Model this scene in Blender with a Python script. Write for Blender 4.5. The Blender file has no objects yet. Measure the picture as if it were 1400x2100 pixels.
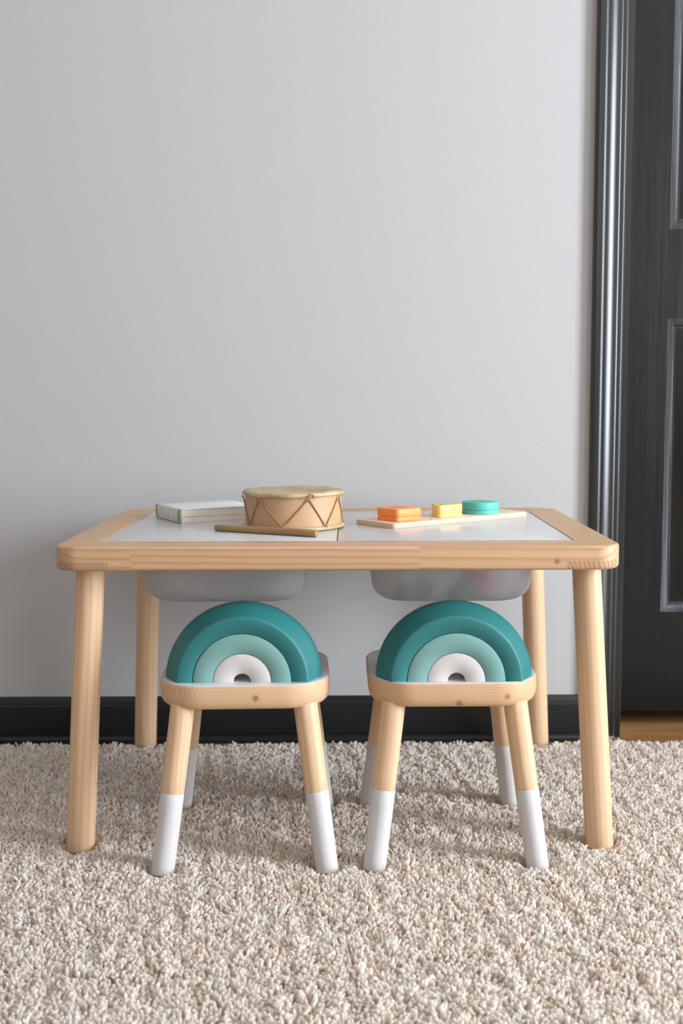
import bpy, bmesh, math, random
import numpy as np
from mathutils import Vector, Matrix
sc = bpy.context.scene
C = sc.collection
PI = math.pi
random.seed(4)

# ------------------------------------------------------------------ camera, world, lights, exposure
cd = bpy.data.cameras.new('camera')
cam = bpy.data.objects.new('camera', cd); C.objects.link(cam)
cd.sensor_fit = 'VERTICAL'; cd.sensor_height = 36.0; cd.lens = 2300 / 2100 * 36.0
cam.matrix_world = (Matrix.Translation((0, -2.27, .70)) @ Matrix.Rotation(PI/2 - .0997, 4, 'X')
                    @ Matrix.Rotation(-.0042, 4, 'Z'))
cd.dof.use_dof = True; cd.dof.focus_distance = 1.70; cd.dof.aperture_fstop = 5.0
cd.clip_start = .05
sc.camera = cam
w = bpy.data.worlds.new('world'); sc.world = w; w.use_nodes = True
w.node_tree.nodes['Background'].inputs[0].default_value = (.7, .8, 1, 1)
w.node_tree.nodes['Background'].inputs[1].default_value = .02
sc.view_settings.view_transform = 'Standard'; sc.view_settings.look = 'None'
sc.view_settings.gamma = 1; sc.view_settings.use_curve_mapping = False
sc.view_settings.exposure = 0.15
try:
    sc.cycles.use_denoising = True
    sc.cycles.max_bounces = 14; sc.cycles.diffuse_bounces = 12; sc.cycles.transmission_bounces = 8
    sc.cycles.sample_clamp_indirect = 4.0
except Exception:
    pass

def area(name, loc, rot, sx, sy, power, col):
    l = bpy.data.lights.new(name, 'AREA'); l.shape = 'RECTANGLE'; l.size = sx; l.size_y = sy
    l.energy = power; l.color = col
    o = bpy.data.objects.new(name, l); C.objects.link(o); o.location = loc; o.rotation_euler = rot
    return o
RX0, RX1, RY0, RY1, RH = -2.6, 3.20, -4.6, 0.0, 2.75        # the room
WY0, WY1, WZ0, WZ1 = -2.25, -1.25, .28, 2.35                # window in the right wall
VY0, VY1 = -4.25, -3.35                                 # second window, added nearer the camera for fill light
BX0, BX1, BZ0, BZ1 = -.2, 1.4, 1.2, 2.6                       # unseen window added behind the camera for fill light
area('daylight_side', (RX1 + .10, (WY0+WY1)/2, (WZ0+WZ1)/2), (0, PI/2, 0), WZ1-WZ0, WY1-WY0, 225, (.80, .895, 1))
area('fill_light_near', (RX1 + .10, (VY0+VY1)/2, (WZ0+WZ1)/2), (0, PI/2, 0), WZ1-WZ0, VY1-VY0, 60, (.80, .90, 1))  # added fill to brighten the near part of the rug
area('fill_light_rear', ((BX0+BX1)/2, RY0 - .10, (BZ0+BZ1)/2), (PI/2, 0, 0), BX1-BX0, BZ1-BZ0, 14, (.97, .95, .95))  # added weak fill for surfaces facing the camera

# ------------------------------------------------------------------ materials
def mat(name):
    m = bpy.data.materials.new(name); m.use_nodes = True
    nt = m.node_tree; b = nt.nodes['Principled BSDF']
    return m, nt, b
def s2l(c):
    return tuple((x/255/12.92 if x/255 <= .04045 else ((x/255+.055)/1.055)**2.4) for x in c) + (1,)
def N(nt, t, **k):
    n = nt.nodes.new(t)
    for a, v in k.items(): setattr(n, a, v)
    return n
def L(nt, a, b): nt.links.new(a, b)
def mth(nt, op, a, b=None, c=None, clamp=False):
    n = N(nt, 'ShaderNodeMath', operation=op); n.use_clamp = clamp
    for i, v in enumerate((a, b, c)):
        if v is None: continue
        if isinstance(v, (int, float)): n.inputs[i].default_value = v
        else: L(nt, v, n.inputs[i])
    return n.outputs[0]
def ramp(nt, fac, stops):
    r = N(nt, 'ShaderNodeValToRGB'); e = r.color_ramp.elements
    e[0].position, e[0].color = stops[0]; e[1].position, e[1].color = stops[-1]
    for p, c in stops[1:-1]:
        x = e.new(p); x.color = c
    L(nt, fac, r.inputs[0]); return r.outputs[0]
def mixc(nt, fac, a, b, mode='MIX'):
    n = N(nt, 'ShaderNodeMix', data_type='RGBA', blend_type=mode)
    for s, v in ((0, fac), (6, a), (7, b)):
        if isinstance(v, (int, float)): n.inputs[s].default_value = v
        elif isinstance(v, tuple): n.inputs[s].default_value = v
        else: L(nt, v, n.inputs[s])
    return n.outputs[2]
def bump(nt, b, h, strength, dist):
    n = N(nt, 'ShaderNodeBump'); n.inputs['Strength'].default_value = strength
    n.inputs['Distance'].default_value = dist
    L(nt, h, n.inputs['Height']); L(nt, n.outputs[0], b.inputs['Normal'])
def noise(nt, vec, scale, detail=3, rough=.5):
    n = N(nt, 'ShaderNodeTexNoise'); n.inputs['Scale'].default_value = scale
    n.inputs['Detail'].default_value = detail; n.inputs['Roughness'].default_value = rough
    if vec is not None: L(nt, vec, n.inputs['Vector'])
    return n.outputs['Fac']

def plain(name, rgb, rough=.5, spec=.5, grain=0, gscale=900):
    m, nt, b = mat(name)
    b.inputs['Base Color'].default_value = s2l(rgb); b.inputs['Roughness'].default_value = rough
    b.inputs['Specular IOR Level'].default_value = spec
    if grain:
        t = N(nt, 'ShaderNodeTexCoord')
        f = noise(nt, t.outputs['Object'], gscale, 4, .7)
        bump(nt, b, f, grain, .0006)
        f2 = noise(nt, t.outputs['Object'], gscale*.4, 3, .7)
        k = mth(nt, 'MULTIPLY_ADD', f2, .22, .89)
        c = mixc(nt, 1.0, s2l(rgb), k, 'MULTIPLY'); L(nt, c, b.inputs['Base Color'])
    return m

def wood(name, light, dark, period=.0048, stave=0, blocks=True, rough=.45, coord='grain', contrast=.8, knots=(), end=False, bull=None):
    """solid pine: growth rings round an axis along grain.x, so end grain shows rings and long sides show stripes"""
    m, nt, b = mat(name)
    if coord == 'grain':
        t = N(nt, 'ShaderNodeAttribute', attribute_name='grain').outputs['Vector']
    else:
        t = N(nt, 'ShaderNodeTexCoord').outputs['Object']
    sp = N(nt, 'ShaderNodeSeparateXYZ'); L(nt, t, sp.inputs[0])
    x, y, z = sp.outputs
    oi = N(nt, 'ShaderNodeObjectInfo').outputs['Random']
    if stave:
        sid = mth(nt, 'FLOOR', mth(nt, 'DIVIDE', mth(nt, 'MULTIPLY_ADD', oi, .03, y), stave))
    elif blocks:
        sid = mth(nt, 'FLOOR', mth(nt, 'DIVIDE', x, .42))
    else:
        sid = mth(nt, 'MULTIPLY', x, 0.0)
    key = mth(nt, 'MULTIPLY_ADD', oi, 7.13, sid)
    wn = N(nt, 'ShaderNodeTexWhiteNoise', noise_dimensions='1D'); L(nt, key, wn.inputs['W'])
    wc = N(nt, 'ShaderNodeSeparateXYZ'); L(nt, wn.outputs['Color'], wc.inputs[0])
    # low frequency wander along the grain
    cmb = N(nt, 'ShaderNodeCombineXYZ')
    L(nt, mth(nt, 'MULTIPLY_ADD', x, 2.2, mth(nt, 'MULTIPLY', key, 3.7)), cmb.inputs[0])
    L(nt, mth(nt, 'MULTIPLY', y, 14), cmb.inputs[1]); L(nt, mth(nt, 'MULTIPLY', z, 14), cmb.inputs[2])
    nz = N(nt, 'ShaderNodeTexNoise'); nz.inputs['Scale'].default_value = 1.0; nz.inputs['Detail'].default_value = 2
    L(nt, cmb.outputs[0], nz.inputs['Vector'])
    wob = mth(nt, 'MULTIPLY', mth(nt, 'SUBTRACT', nz.outputs['Fac'], .5), .022)
    spread = .10 if stave else .07
    cy = mth(nt, 'MULTIPLY', mth(nt, 'SUBTRACT', wc.outputs[0], .5), spread)
    cz = mth(nt, 'MULTIPLY', mth(nt, 'SUBTRACT', wc.outputs[1], .62), spread*1.1)
    if stave:
        yl = mth(nt, 'SUBTRACT', mth(nt, 'MULTIPLY_ADD', oi, .03, y), mth(nt, 'MULTIPLY', mth(nt, 'ADD', sid, .5), stave))
    else:
        yl = y
    dy = mth(nt, 'ADD', mth(nt, 'SUBTRACT', yl, cy), wob)
    dz = mth(nt, 'ADD', mth(nt, 'SUBTRACT', z, cz), wob)
    r = mth(nt, 'SQRT', mth(nt, 'ADD', mth(nt, 'MULTIPLY', dy, dy), mth(nt, 'MULTIPLY', dz, dz)))
    r = mth(nt, 'ADD', r, mth(nt, 'MULTIPLY', x, .006))
    fr = mth(nt, 'FRACT', mth(nt, 'DIVIDE', r, mth(nt, 'MULTIPLY', mth(nt, 'MULTIPLY_ADD', wc.outputs[0], .8, .7), period)))
    ring = ramp(nt, fr, [(0, (0, 0, 0, 1)), (.5, (.12, .12, .12, 1)), (.84, (1, 1, 1, 1)), (.93, (.75, .75, .75, 1)), (1, (0, 0, 0, 1))])
    if bull:   # the pith of one stave shows as a bullseye in its end grain
        by_, bz_, bR = bull
        b1 = mth(nt, 'SUBTRACT', y, by_); b2 = mth(nt, 'MULTIPLY', mth(nt, 'SUBTRACT', z, bz_), 1.15)
        bd = mth(nt, 'ADD', mth(nt, 'SQRT', mth(nt, 'ADD', mth(nt, 'MULTIPLY', b1, b1), mth(nt, 'MULTIPLY', b2, b2))), mth(nt, 'MULTIPLY', wob, .12))
        b3 = mth(nt, 'LESS_THAN', mth(nt, 'ABSOLUTE', mth(nt, 'ADD', b1, bR*.35)), bR)
        bring = ramp(nt, mth(nt, 'FRACT', mth(nt, 'DIVIDE', bd, .0034)), [(0, (0, 0, 0, 1)), (.45, (.1, .1, .1, 1)), (.82, (1, 1, 1, 1)), (1, (0, 0, 0, 1))])
        ring = mixc(nt, b3, ring, bring)
    # fine fibres
    c2 = N(nt, 'ShaderNodeCombineXYZ')
    L(nt, mth(nt, 'MULTIPLY', x, 25), c2.inputs[0]); L(nt, mth(nt, 'MULTIPLY', y, 900), c2.inputs[1]); L(nt, mth(nt, 'MULTIPLY', z, 900), c2.inputs[2])
    fib = noise(nt, c2.outputs[0], 1.0, 3, .6)
    blot = noise(nt, t, 9, 3)
    mod = mth(nt, 'MULTIPLY', mth(nt, 'MULTIPLY', mth(nt, 'MULTIPLY', ring, contrast), mth(nt, 'MULTIPLY_ADD', wc.outputs[2], .9, .45)), mth(nt, 'MULTIPLY_ADD', blot, 1.0, .35, ))
    col = mixc(nt, mth(nt, 'MULTIPLY', mod, 1.0, clamp=True), s2l(light), s2l(dark))
    tone = mth(nt, 'MULTIPLY_ADD', wc.outputs[2], .10, .93)
    tone = mth(nt, 'ADD', tone, mth(nt, 'MULTIPLY', mth(nt, 'SUBTRACT', fib, .5), .14))
    col = mixc(nt, 1.0, col, tone, 'MULTIPLY')
    if end:   # sawn end grain takes up more oil and is darker than the long faces
        g = N(nt, 'ShaderNodeTexCoord'); gs = N(nt, 'ShaderNodeSeparateXYZ'); L(nt, g.outputs['Normal'], gs.inputs[0])
        ef = mth(nt, 'MULTIPLY', mth(nt, 'GREATER_THAN', mth(nt, 'ABSOLUTE', gs.outputs[1]), .6), mth(nt, 'MULTIPLY_ADD', ring, .65, .25))
        col = mixc(nt, ef, col, s2l((150, 112, 80)))
    for kx, ky, kz, kr in knots:
        vm = N(nt, 'ShaderNodeVectorMath', operation='DISTANCE'); L(nt, t, vm.inputs[0]); vm.inputs[1].default_value = (kx, ky, kz)
        kd = mth(nt, 'DIVIDE', vm.outputs['Value'], kr)
        kf = ramp(nt, kd, [(0, (1, 1, 1, 1)), (.45, (.8, .8, .8, 1)), (.6, (.25, .25, .25, 1)), (1, (0, 0, 0, 1))])
        col = mixc(nt, mth(nt, 'MULTIPLY', kf, .8), col, s2l((128, 84, 46)))
    L(nt, col, b.inputs['Base Color'])
    b.inputs['Roughness'].default_value = rough
    b.inputs['Specular IOR Level'].default_value = .35
    bump(nt, b, fib, .15, .0004)
    return m

PINE = wood('pine', (200, 162, 125), (163, 117, 76), .0085, contrast=.72, knots=[(.620, -.045, .052, .0065)])
PINE_SIDE = wood('pine_side_rail', (202, 165, 130), (160, 120, 86), .0046, contrast=.6, blocks=False, end=True)
PINE_LEG = wood('pine_leg', (219, 184, 147), (190, 148, 104), .0085, contrast=.55, blocks=False)
PINE_SEAT = wood('pine_seat', (212, 174, 136), (160, 114, 74), .0046, stave=.047, contrast=.26, bull=(.085, -.001, .030), knots=[(.077, .018, .0, .008), (.082, -.092, -.014, .010)])
PINE_SEAT_RINGED = wood('pine_seat_ringed', (210, 172, 132), (156, 108, 66), .0042, stave=.047, contrast=.5, bull=(-.040, -.004, .026), knots=[(.077, .075, -.002, .008), (.077, .004, -.013, .010)])
DRUM_WOOD = wood('drum_wood', (200, 160, 122), (150, 104, 66), .0016, contrast=.45, blocks=False)
STICK_WOOD = wood('stick_wood', (164, 130, 90), (134, 100, 64), .003, contrast=.6)
WHITE_PAINT = plain('white_paint', (199, 194, 191), .5, .4, .12, 500)
SEAT_WHITE = plain('seat_white', (208, 208, 209), .35, .5)
LID_WHITE = plain('lid_white', (200, 199, 198), .26, .5)
TEAL = plain('teal_foam', (28, 110, 109), .5, .6, .5, 1100)
SAGE = plain('sage_foam', (118, 158, 152), .6, .4, .45, 1100)
CREAM = plain('cream_foam', (202, 195, 190), .66, .3, .35, 1100)
ORANGE = plain('orange_paint', (253, 148, 74), .45, .4, .15, 700)
CORAL = plain('coral_paint', (226, 122, 112), .45, .4, .15, 700)
YELLOW = plain('yellow_paint', (250, 208, 112), .45, .4, .15, 700)
LIME = plain('lime_paint', (172, 186, 92), .45, .4, .15, 700)
AQUA = plain('aqua_paint', (92, 186, 172), .45, .4, .15, 700)
AQUA_DARK = plain('aqua_inlay_paint', (74, 166, 152), .45, .4, .15, 700)
PEG = plain('peg_dot', (120, 96, 74), .6, .3)
DARK_TRIM = plain('dark_trim_paint', (22, 24, 24), .30, .7, .10, 300)
BASE_TRIM = plain('dark_baseboard_paint', (20, 22, 22), .42, .5, .10, 300)

def wall_mat(name, rgb):
    m, nt, b = mat(name)
    t = N(nt, 'ShaderNodeTexCoord').outputs['Object']
    b.inputs['Base Color'].default_value = s2l(rgb)
    b.inputs['Roughness'].default_value = .7; b.inputs['Specular IOR Level'].default_value = .25
    bump(nt, b, noise(nt, t, 260, 3, .6), .22, .0012)
    return m
WALL = wall_mat('wall_paint', (183, 181, 180))
WALL_DARK = wall_mat('darkened_wall_paint', (120, 116, 112))  # unseen rear wall, darkened so the door reflects less light
CEIL = plain('ceiling_paint', (235, 234, 231), .9, .2)

def door_mat():
    m, nt, b = mat('dark_door_paint')
    t = N(nt, 'ShaderNodeTexCoord').outputs['Object']
    mp = N(nt, 'ShaderNodeMapping'); L(nt, t, mp.inputs[0]); mp.inputs['Scale'].default_value = (1, 1, .05)
    sp = N(nt, 'ShaderNodeSeparateXYZ'); L(nt, t, sp.inputs[0])
    n1 = noise(nt, mp.outputs[0], 22, 3, .55)
    a = mth(nt, 'ADD', mth(nt, 'MULTIPLY', sp.outputs[0], 1700), mth(nt, 'MULTIPLY', n1, 34))
    s = mth(nt, 'SINE', a)
    n2 = noise(nt, mp.outputs[0], 500, 3, .6)
    h = mth(nt, 'ADD', mth(nt, 'MULTIPLY', s, .55), mth(nt, 'MULTIPLY', n2, .8))
    b.inputs['Base Color'].default_value = s2l((15, 15, 13))
    b.inputs['Roughness'].default_value = .30; b.inputs['Specular IOR Level'].default_value = .34
    bump(nt, b, h, .26, .0006)
    return m
DOOR = door_mat()

def floor_mat():
    m, nt, b = mat('oak_laminate')
    t = N(nt, 'ShaderNodeTexCoord').outputs['Object']
    sp = N(nt, 'ShaderNodeSeparateXYZ'); L(nt, t, sp.inputs[0])
    row = mth(nt, 'FLOOR', mth(nt, 'DIVIDE', sp.outputs[1], .12))
    mp = N(nt, 'ShaderNodeMapping'); L(nt, t, mp.inputs[0]); mp.inputs['Scale'].default_value = (3, 60, 1)
    n1 = noise(nt, mp.outputs[0], 1, 5, .6)
    mp2 = N(nt, 'ShaderNodeMapping'); L(nt, t, mp2.inputs[0]); mp2.inputs['Scale'].default_value = (5, 300, 1)
    n2 = noise(nt, mp2.outputs[0], 1, 4, .7)
    wn = N(nt, 'ShaderNodeTexWhiteNoise', noise_dimensions='1D'); L(nt, row, wn.inputs['W'])
    f = mth(nt, 'ADD', mth(nt, 'MULTIPLY', n1, .7), mth(nt, 'MULTIPLY', n2, .5))
    c = ramp(nt, f, [(.3, s2l((98, 64, 34))), (.55, s2l((146, 103, 62))), (.8, s2l((172, 130, 84)))])
    k = mth(nt, 'MULTIPLY_ADD', wn.outputs['Value'], .2, .85)
    c = mixc(nt, 1.0, c, k, 'MULTIPLY')
    seam = mth(nt, 'FRACT', mth(nt, 'DIVIDE', sp.outputs[1], .12))
    sm = mth(nt, 'LESS_THAN', seam, .012)
    c = mixc(nt, sm, c, s2l((70, 46, 26)))
    L(nt, c, b.inputs['Base Color']); b.inputs['Roughness'].default_value = .34
    bump(nt, b, n2, .1, .0005)
    return m
FLOOR = floor_mat()

def rug_mat():
    m, nt, b = mat('cream_shag_yarn')
    a = N(nt, 'ShaderNodeAttribute', attribute_name='strand').outputs['Fac']
    c = ramp(nt, a, [(0, s2l((245, 230, 212))), (.30, s2l((253, 245, 236))), (1, s2l((254, 251, 247)))])
    L(nt, c, b.inputs['Base Color']); b.inputs['Roughness'].default_value = .8
    b.inputs['Specular IOR Level'].default_value = .25
    tr = N(nt, 'ShaderNodeBsdfTranslucent'); L(nt, c, tr.inputs['Color'])
    mx = N(nt, 'ShaderNodeMixShader'); mx.inputs[0].default_value = .62
    L(nt, b.outputs[0], mx.inputs[1]); L(nt, tr.outputs[0], mx.inputs[2])
    L(nt, mx.outputs[0], nt.nodes['Material Output'].inputs['Surface'])
    return m
RUG = rug_mat()
RUG_BACK = plain('rug_backing_cloth', (246, 234, 220), .95, .1)

def frosted():
    m, nt, b = mat('frosted_plastic')
    b.inputs['Base Color'].default_value = (.98, .98, .98, 1)
    b.inputs['Roughness'].default_value = .42
    b.inputs['IOR'].default_value = 1.2
    b.inputs['Transmission Weight'].default_value = .8
    tr = N(nt, 'ShaderNodeBsdfTranslucent'); tr.inputs['Color'].default_value = (.93, .94, .95, 1)
    mx = N(nt, 'ShaderNodeMixShader'); mx.inputs[0].default_value = .24
    L(nt, b.outputs[0], mx.inputs[1]); L(nt, tr.outputs[0], mx.inputs[2])
    L(nt, mx.outputs[0], nt.nodes['Material Output'].inputs['Surface'])
    return m
FROST = frosted()

def skin_mat():
    m, nt, b = mat('rawhide')
    t = N(nt, 'ShaderNodeTexCoord').outputs['Object']
    f = noise(nt, t, 28, 5, .6)
    c = ramp(nt, f, [(.3, s2l((150, 126, 88))), (.5, s2l((180, 157, 118))), (.75, s2l((204, 184, 148)))])
    L(nt, c, b.inputs['Base Color']); b.inputs['Roughness'].default_value = .5
    bump(nt, b, noise(nt, t, 90, 4, .6), .4, .002)
    return m
SKIN = skin_mat()
CORD = plain('hide_cord', (166, 128, 84), .6, .3, .3, 400)

def ply_mat():
    m, nt, b = mat('birch_ply')
    t = N(nt, 'ShaderNodeTexCoord').outputs['Object']
    sp = N(nt, 'ShaderNodeSeparateXYZ'); L(nt, t, sp.inputs[0])
    fr = mth(nt, 'FRACT', mth(nt, 'DIVIDE', sp.outputs[2], .0036))
    band = mth(nt, 'GREATER_THAN', fr, .55)
    g = N(nt, 'ShaderNodeNewGeometry'); gs = N(nt, 'ShaderNodeSeparateXYZ'); L(nt, g.outputs['Normal'], gs.inputs[0])
    side = mth(nt, 'LESS_THAN', mth(nt, 'ABSOLUTE', gs.outputs[2]), .5)
    mp = N(nt, 'ShaderNodeMapping'); L(nt, t, mp.inputs[0]); mp.inputs['Scale'].default_value = (8, 160, 8)
    f = noise(nt, mp.outputs[0], 1, 4, .6)
    base = ramp(nt, f, [(.3, s2l((218, 192, 166))), (.7, s2l((233, 212, 190)))])
    c = mixc(nt, mth(nt, 'MULTIPLY', band, side), base, s2l((196, 160, 128)))
    # engraved circle outline at the free end of the board
    dx = mth(nt, 'SUBTRACT', sp.outputs[0], .262); dy = mth(nt, 'SUBTRACT', sp.outputs[1], .048)
    rr = mth(nt, 'SQRT', mth(nt, 'ADD', mth(nt, 'MULTIPLY', dx, dx), mth(nt, 'MULTIPLY', dy, dy)))
    ln = mth(nt, 'LESS_THAN', mth(nt, 'ABSOLUTE', mth(nt, 'SUBTRACT', rr, .024)), .0007)
    c = mixc(nt, mth(nt, 'MULTIPLY', ln, .6), c, s2l((150, 120, 100)))
    L(nt, c, b.inputs['Base Color']); b.inputs['Roughness'].default_value = .5
    return m
PLY = ply_mat()

def pages_mat():
    m, nt, b = mat('book_pages')
    t = N(nt, 'ShaderNodeTexCoord').outputs['Object']
    sp = N(nt, 'ShaderNodeSeparateXYZ'); L(nt, t, sp.inputs[0])
    s = mth(nt, 'SINE', mth(nt, 'MULTIPLY', sp.outputs[2], 9000))
    c = mixc(nt, mth(nt, 'MULTIPLY_ADD', s, .12, .12), s2l((226, 216, 204)), s2l((196, 184, 168)))
    L(nt, c, b.inputs['Base Color']); b.inputs['Roughness'].default_value = .35
    return m
PAGES = pages_mat()
COVER = plain('book_cover', (226, 224, 221), .4, .4)
def spine_mat():
    m, nt, b = mat('book_spine_print')
    t = N(nt, 'ShaderNodeTexCoord').outputs['Object']
    mp = N(nt, 'ShaderNodeMapping'); L(nt, t, mp.inputs[0]); mp.inputs['Scale'].default_value = (1, 260, 40)
    f = noise(nt, mp.outputs[0], 1, 3, .6)
    c = ramp(nt, f, [(.4, s2l((196, 194, 180))), (.6, s2l((214, 210, 202)))])
    L(nt, c, b.inputs['Base Color']); b.inputs['Roughness'].default_value = .4
    return m
SPINE = spine_mat()
SAGE_BAND = plain('book_band', (122, 136, 104), .5, .3)
DARKLINE = plain('book_gap', (70, 66, 60), .8, .1)
MAGENTA = plain('magenta_toy', (196, 30, 96), .5, .4)
CHARCOAL = plain('charcoal_toy', (52, 58, 60), .5, .4)
GREYTOY = plain('slate_toy', (78, 84, 92), .5, .4)
OLIVE = plain('olive_toy', (84, 86, 62), .5, .4)

# ------------------------------------------------------------------ mesh helpers
def obj(name, bm, m, parent=None, smooth=True, angle=40, grain=None, loc=None, rot=None):
    """link a bmesh as one object. grain: function (x,y,z)->(along, across, across)"""
    bm.normal_update()
    me = bpy.data.meshes.new(name)
    bmesh.ops.recalc_face_normals(bm, faces=bm.faces[:])
    bm.to_mesh(me); bm.free()
    if smooth:
        me.shade_smooth()
        try: me.set_sharp_from_angle(angle=math.radians(angle))
        except Exception: pass
    if grain:
        at = me.attributes.new('grain', 'FLOAT_VECTOR', 'POINT')
        for i, v in enumerate(me.vertices):
            at.data[i].vector = grain(*v.co)
    me.materials.append(m)
    o = bpy.data.objects.new(name, me); C.objects.link(o)
    if parent: o.parent = parent
    if loc: o.location = loc
    if rot: o.rotation_euler = rot
    return o
def thing(name, label, cat, loc=(0, 0, 0), rotz=0, group=None):
    o = bpy.data.objects.new(name, None); C.objects.link(o)
    o.empty_display_size = .05
    o.location = loc; o.rotation_euler = (0, 0, rotz)
    o['label'] = label; o['category'] = cat
    if group: o['group'] = group
    return o
def tag(o, label, cat, group=None):
    o['label'] = label; o['category'] = cat
    if group: o['group'] = group
    return o
def struct(name, bm, m, label=None, **k):
    o = obj(name, bm, m, **k); o['kind'] = 'structure'
    if label: o['label'] = label
    return o
def B(): return bmesh.new()
def box(bm, x0, x1, y0, y1, z0, z1, bev=0):
    r = bmesh.ops.create_cube(bm, size=1)
    vs = r['verts']
    for v in vs:
        v.co = Vector(((x0+x1)/2 + v.co.x*(x1-x0), (y0+y1)/2 + v.co.y*(y1-y0), (z0+z1)/2 + v.co.z*(z1-z0)))
    if bev:
        es = list({e for v in vs for e in v.link_edges})
        bmesh.ops.bevel(bm, geom=es, offset=bev, segments=2, profile=.5, affect='EDGES')
    return bm
def rrect(w, d, r, n=10, cx=0, cy=0):
    """rounded rectangle loop, counter-clockwise, always 4*(n+1) points"""
    r = max(min(r, w/2-1e-5, d/2-1e-5), 1e-5); pts = []
    for k, (sx, sy) in enumerate(((1, 1), (-1, 1), (-1, -1), (1, -1))):
        for i in range(n+1):
            a = PI/2*k + PI/2*i/n
            pts.append((cx + sx*(w/2-r) + r*math.cos(a), cy + sy*(d/2-r) + r*math.sin(a)))
    return pts
def loft(bm, loops, cap0=True, cap1=True, closed=False):
    rows = [[bm.verts.new(p) for p in lp] for lp in loops]
    n = len(rows[0]); m = len(rows)
    for i in range(m if closed else m-1):
        a, b_ = rows[i], rows[(i+1) % m]
        for j in range(n):
            bm.faces.new((a[j], a[(j+1) % n], b_[(j+1) % n], b_[j]))
    if not closed:
        if cap0: bm.faces.new(rows[0][::-1])
        if cap1: bm.faces.new(rows[-1])
    return rows
def slab(bm, w, d, r, prof, n=10, cx=0, cy=0):
    """prof: list of (inset, z)"""
    return loft(bm, [[(x, y, z) for x, y in rrect(w-2*i, d-2*i, max(r-i, .0005), n, cx, cy)] for i, z in prof])
def roundprof(z0, z1, b0, b1, s=4):
    p = [(b0*(1-math.sin(PI/2*k/s)), z0 + b0*(1-math.cos(PI/2*k/s))) for k in range(s+1)] if b0 else [(0, z0)]
    q = [(b1*(1-math.cos(PI/2*k/s)), z1 - b1*(1-math.sin(PI/2*k/s))) for k in range(s+1)] if b1 else [(0, z1)]
    return p + q
def cyl(bm, p0, p1, r0, r1, n=32, bev=.002, flat0=None):
    """round bar from p0 to p1 with softened ends"""
    p0, p1 = Vector(p0), Vector(p1); ax = (p1-p0); Ln = ax.length; ax.normalize()
    u = ax.orthogonal().normalized(); v = ax.cross(u)
    st = [(0, r0-bev), (bev*.3, r0-bev*.3), (bev, r0)] + [(Ln*k/6, r0+(r1-r0)*k/6) for k in range(1, 6)] + [(Ln-bev, r1), (Ln-bev*.3, r1-bev*.3), (Ln, r1-bev)]
    loft(bm, [[p0 + ax*t + (u*math.cos(2*PI*k/n) + v*math.sin(2*PI*k/n))*r for k in range(n)] for t, r in st])
    return bm
def tube(bm, pts, r, n=8):
    pts = [Vector(p) for p in pts]; loops = []; up = None
    for i, p in enumerate(pts):
        t = (pts[min(i+1, len(pts)-1)] - pts[max(i-1, 0)]).normalized()
        if up is None: up = t.orthogonal().normalized()
        u = (up - t*up.dot(t)).normalized(); up = u; v = t.cross(u)
        rr = r[i] if isinstance(r, (list, tuple)) else r
        loops.append([p + (u*math.cos(2*PI*k/n) + v*math.sin(2*PI*k/n))*rr for k in range(n)])
    loft(bm, loops); return bm
def lathe(bm, prof, n=64, wob=None):
    """closed or open profile of (r,z) round the z axis, both ends on the axis or capped"""
    loops = []
    for i, (r, z) in enumerate(prof):
        lp = []
        for k in range(n):
            a = 2*PI*k/n; dr, dz = wob(a, i) if wob else (0, 0)
            lp.append(((r+dr)*math.cos(a), (r+dr)*math.sin(a), z+dz))
        loops.append(lp)
    loft(bm, loops); return bm
def cut(bm, co, no):
    """keep the side the normal points away from, and close the cut"""
    g = bm.verts[:] + bm.edges[:] + bm.faces[:]
    r = bmesh.ops.bisect_plane(bm, geom=g, plane_co=co, plane_no=no, clear_outer=True, dist=1e-6)
    es = [e for e in r['geom_cut'] if isinstance(e, bmesh.types.BMEdge)]
    if es: bmesh.ops.triangle_fill(bm, edges=es, use_beauty=True, use_dissolve=False)
    return bm
def join(a, b_):
    me = bpy.data.meshes.new('tmp'); b_.to_mesh(me); a.from_mesh(me); b_.free(); bpy.data.meshes.remove(me); return a
def dup(root, loc, rotz, label):
    r = root.copy(); C.objects.link(r); r.location = loc; r.rotation_euler = (0, 0, rotz); r['label'] = label
    for ch in list(root.children):
        c = ch.copy(); C.objects.link(c); c.parent = r
        for g in list(ch.children):
            d = g.copy(); C.objects.link(d); d.parent = c
    return r

# ------------------------------------------------------------------ the room
DX0, DX1, DZ = .5635, 1.335, 2.05        # door opening
bm = B(); box(bm, RX0-.12, RX1+.12, RY0-.12, .60, -.05, 0); struct('floor', bm, FLOOR, 'brown oak-look floorboards', smooth=False)
bm = B(); box(bm, RX0-.12, RX1+.12, RY0-.12, .60, RH, RH+.1); struct('ceiling', bm, CEIL, smooth=False)
bm = B()
box(bm, RX0-.12, DX0+.012, 0, .12, 0, RH); box(bm, DX1-.012, RX1+.12, 0, .12, 0, RH); box(bm, DX0+.012, DX1-.012, 0, .12, DZ, RH)
struct('wall_back', bm, WALL, 'warm white painted wall', smooth=False)
bm = B(); box(bm, RX0-.12, RX0, RY0, 0, 0, RH); struct('wall_left', bm, WALL, smooth=False)
bm = B()
box(bm, RX1, RX1+.12, RY0, VY0, 0, RH); box(bm, RX1, RX1+.12, VY1, WY0, 0, RH); box(bm, RX1, RX1+.12, WY1, 0, 0, RH)
box(bm, RX1, RX1+.12, VY0, VY1, 0, WZ0); box(bm, RX1, RX1+.12, VY0, VY1, WZ1, RH)
box(bm, RX1, RX1+.12, WY0, WY1, 0, WZ0); box(bm, RX1, RX1+.12, WY0, WY1, WZ1, RH)
struct('wall_right', bm, WALL, smooth=False)
bm = B()
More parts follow.
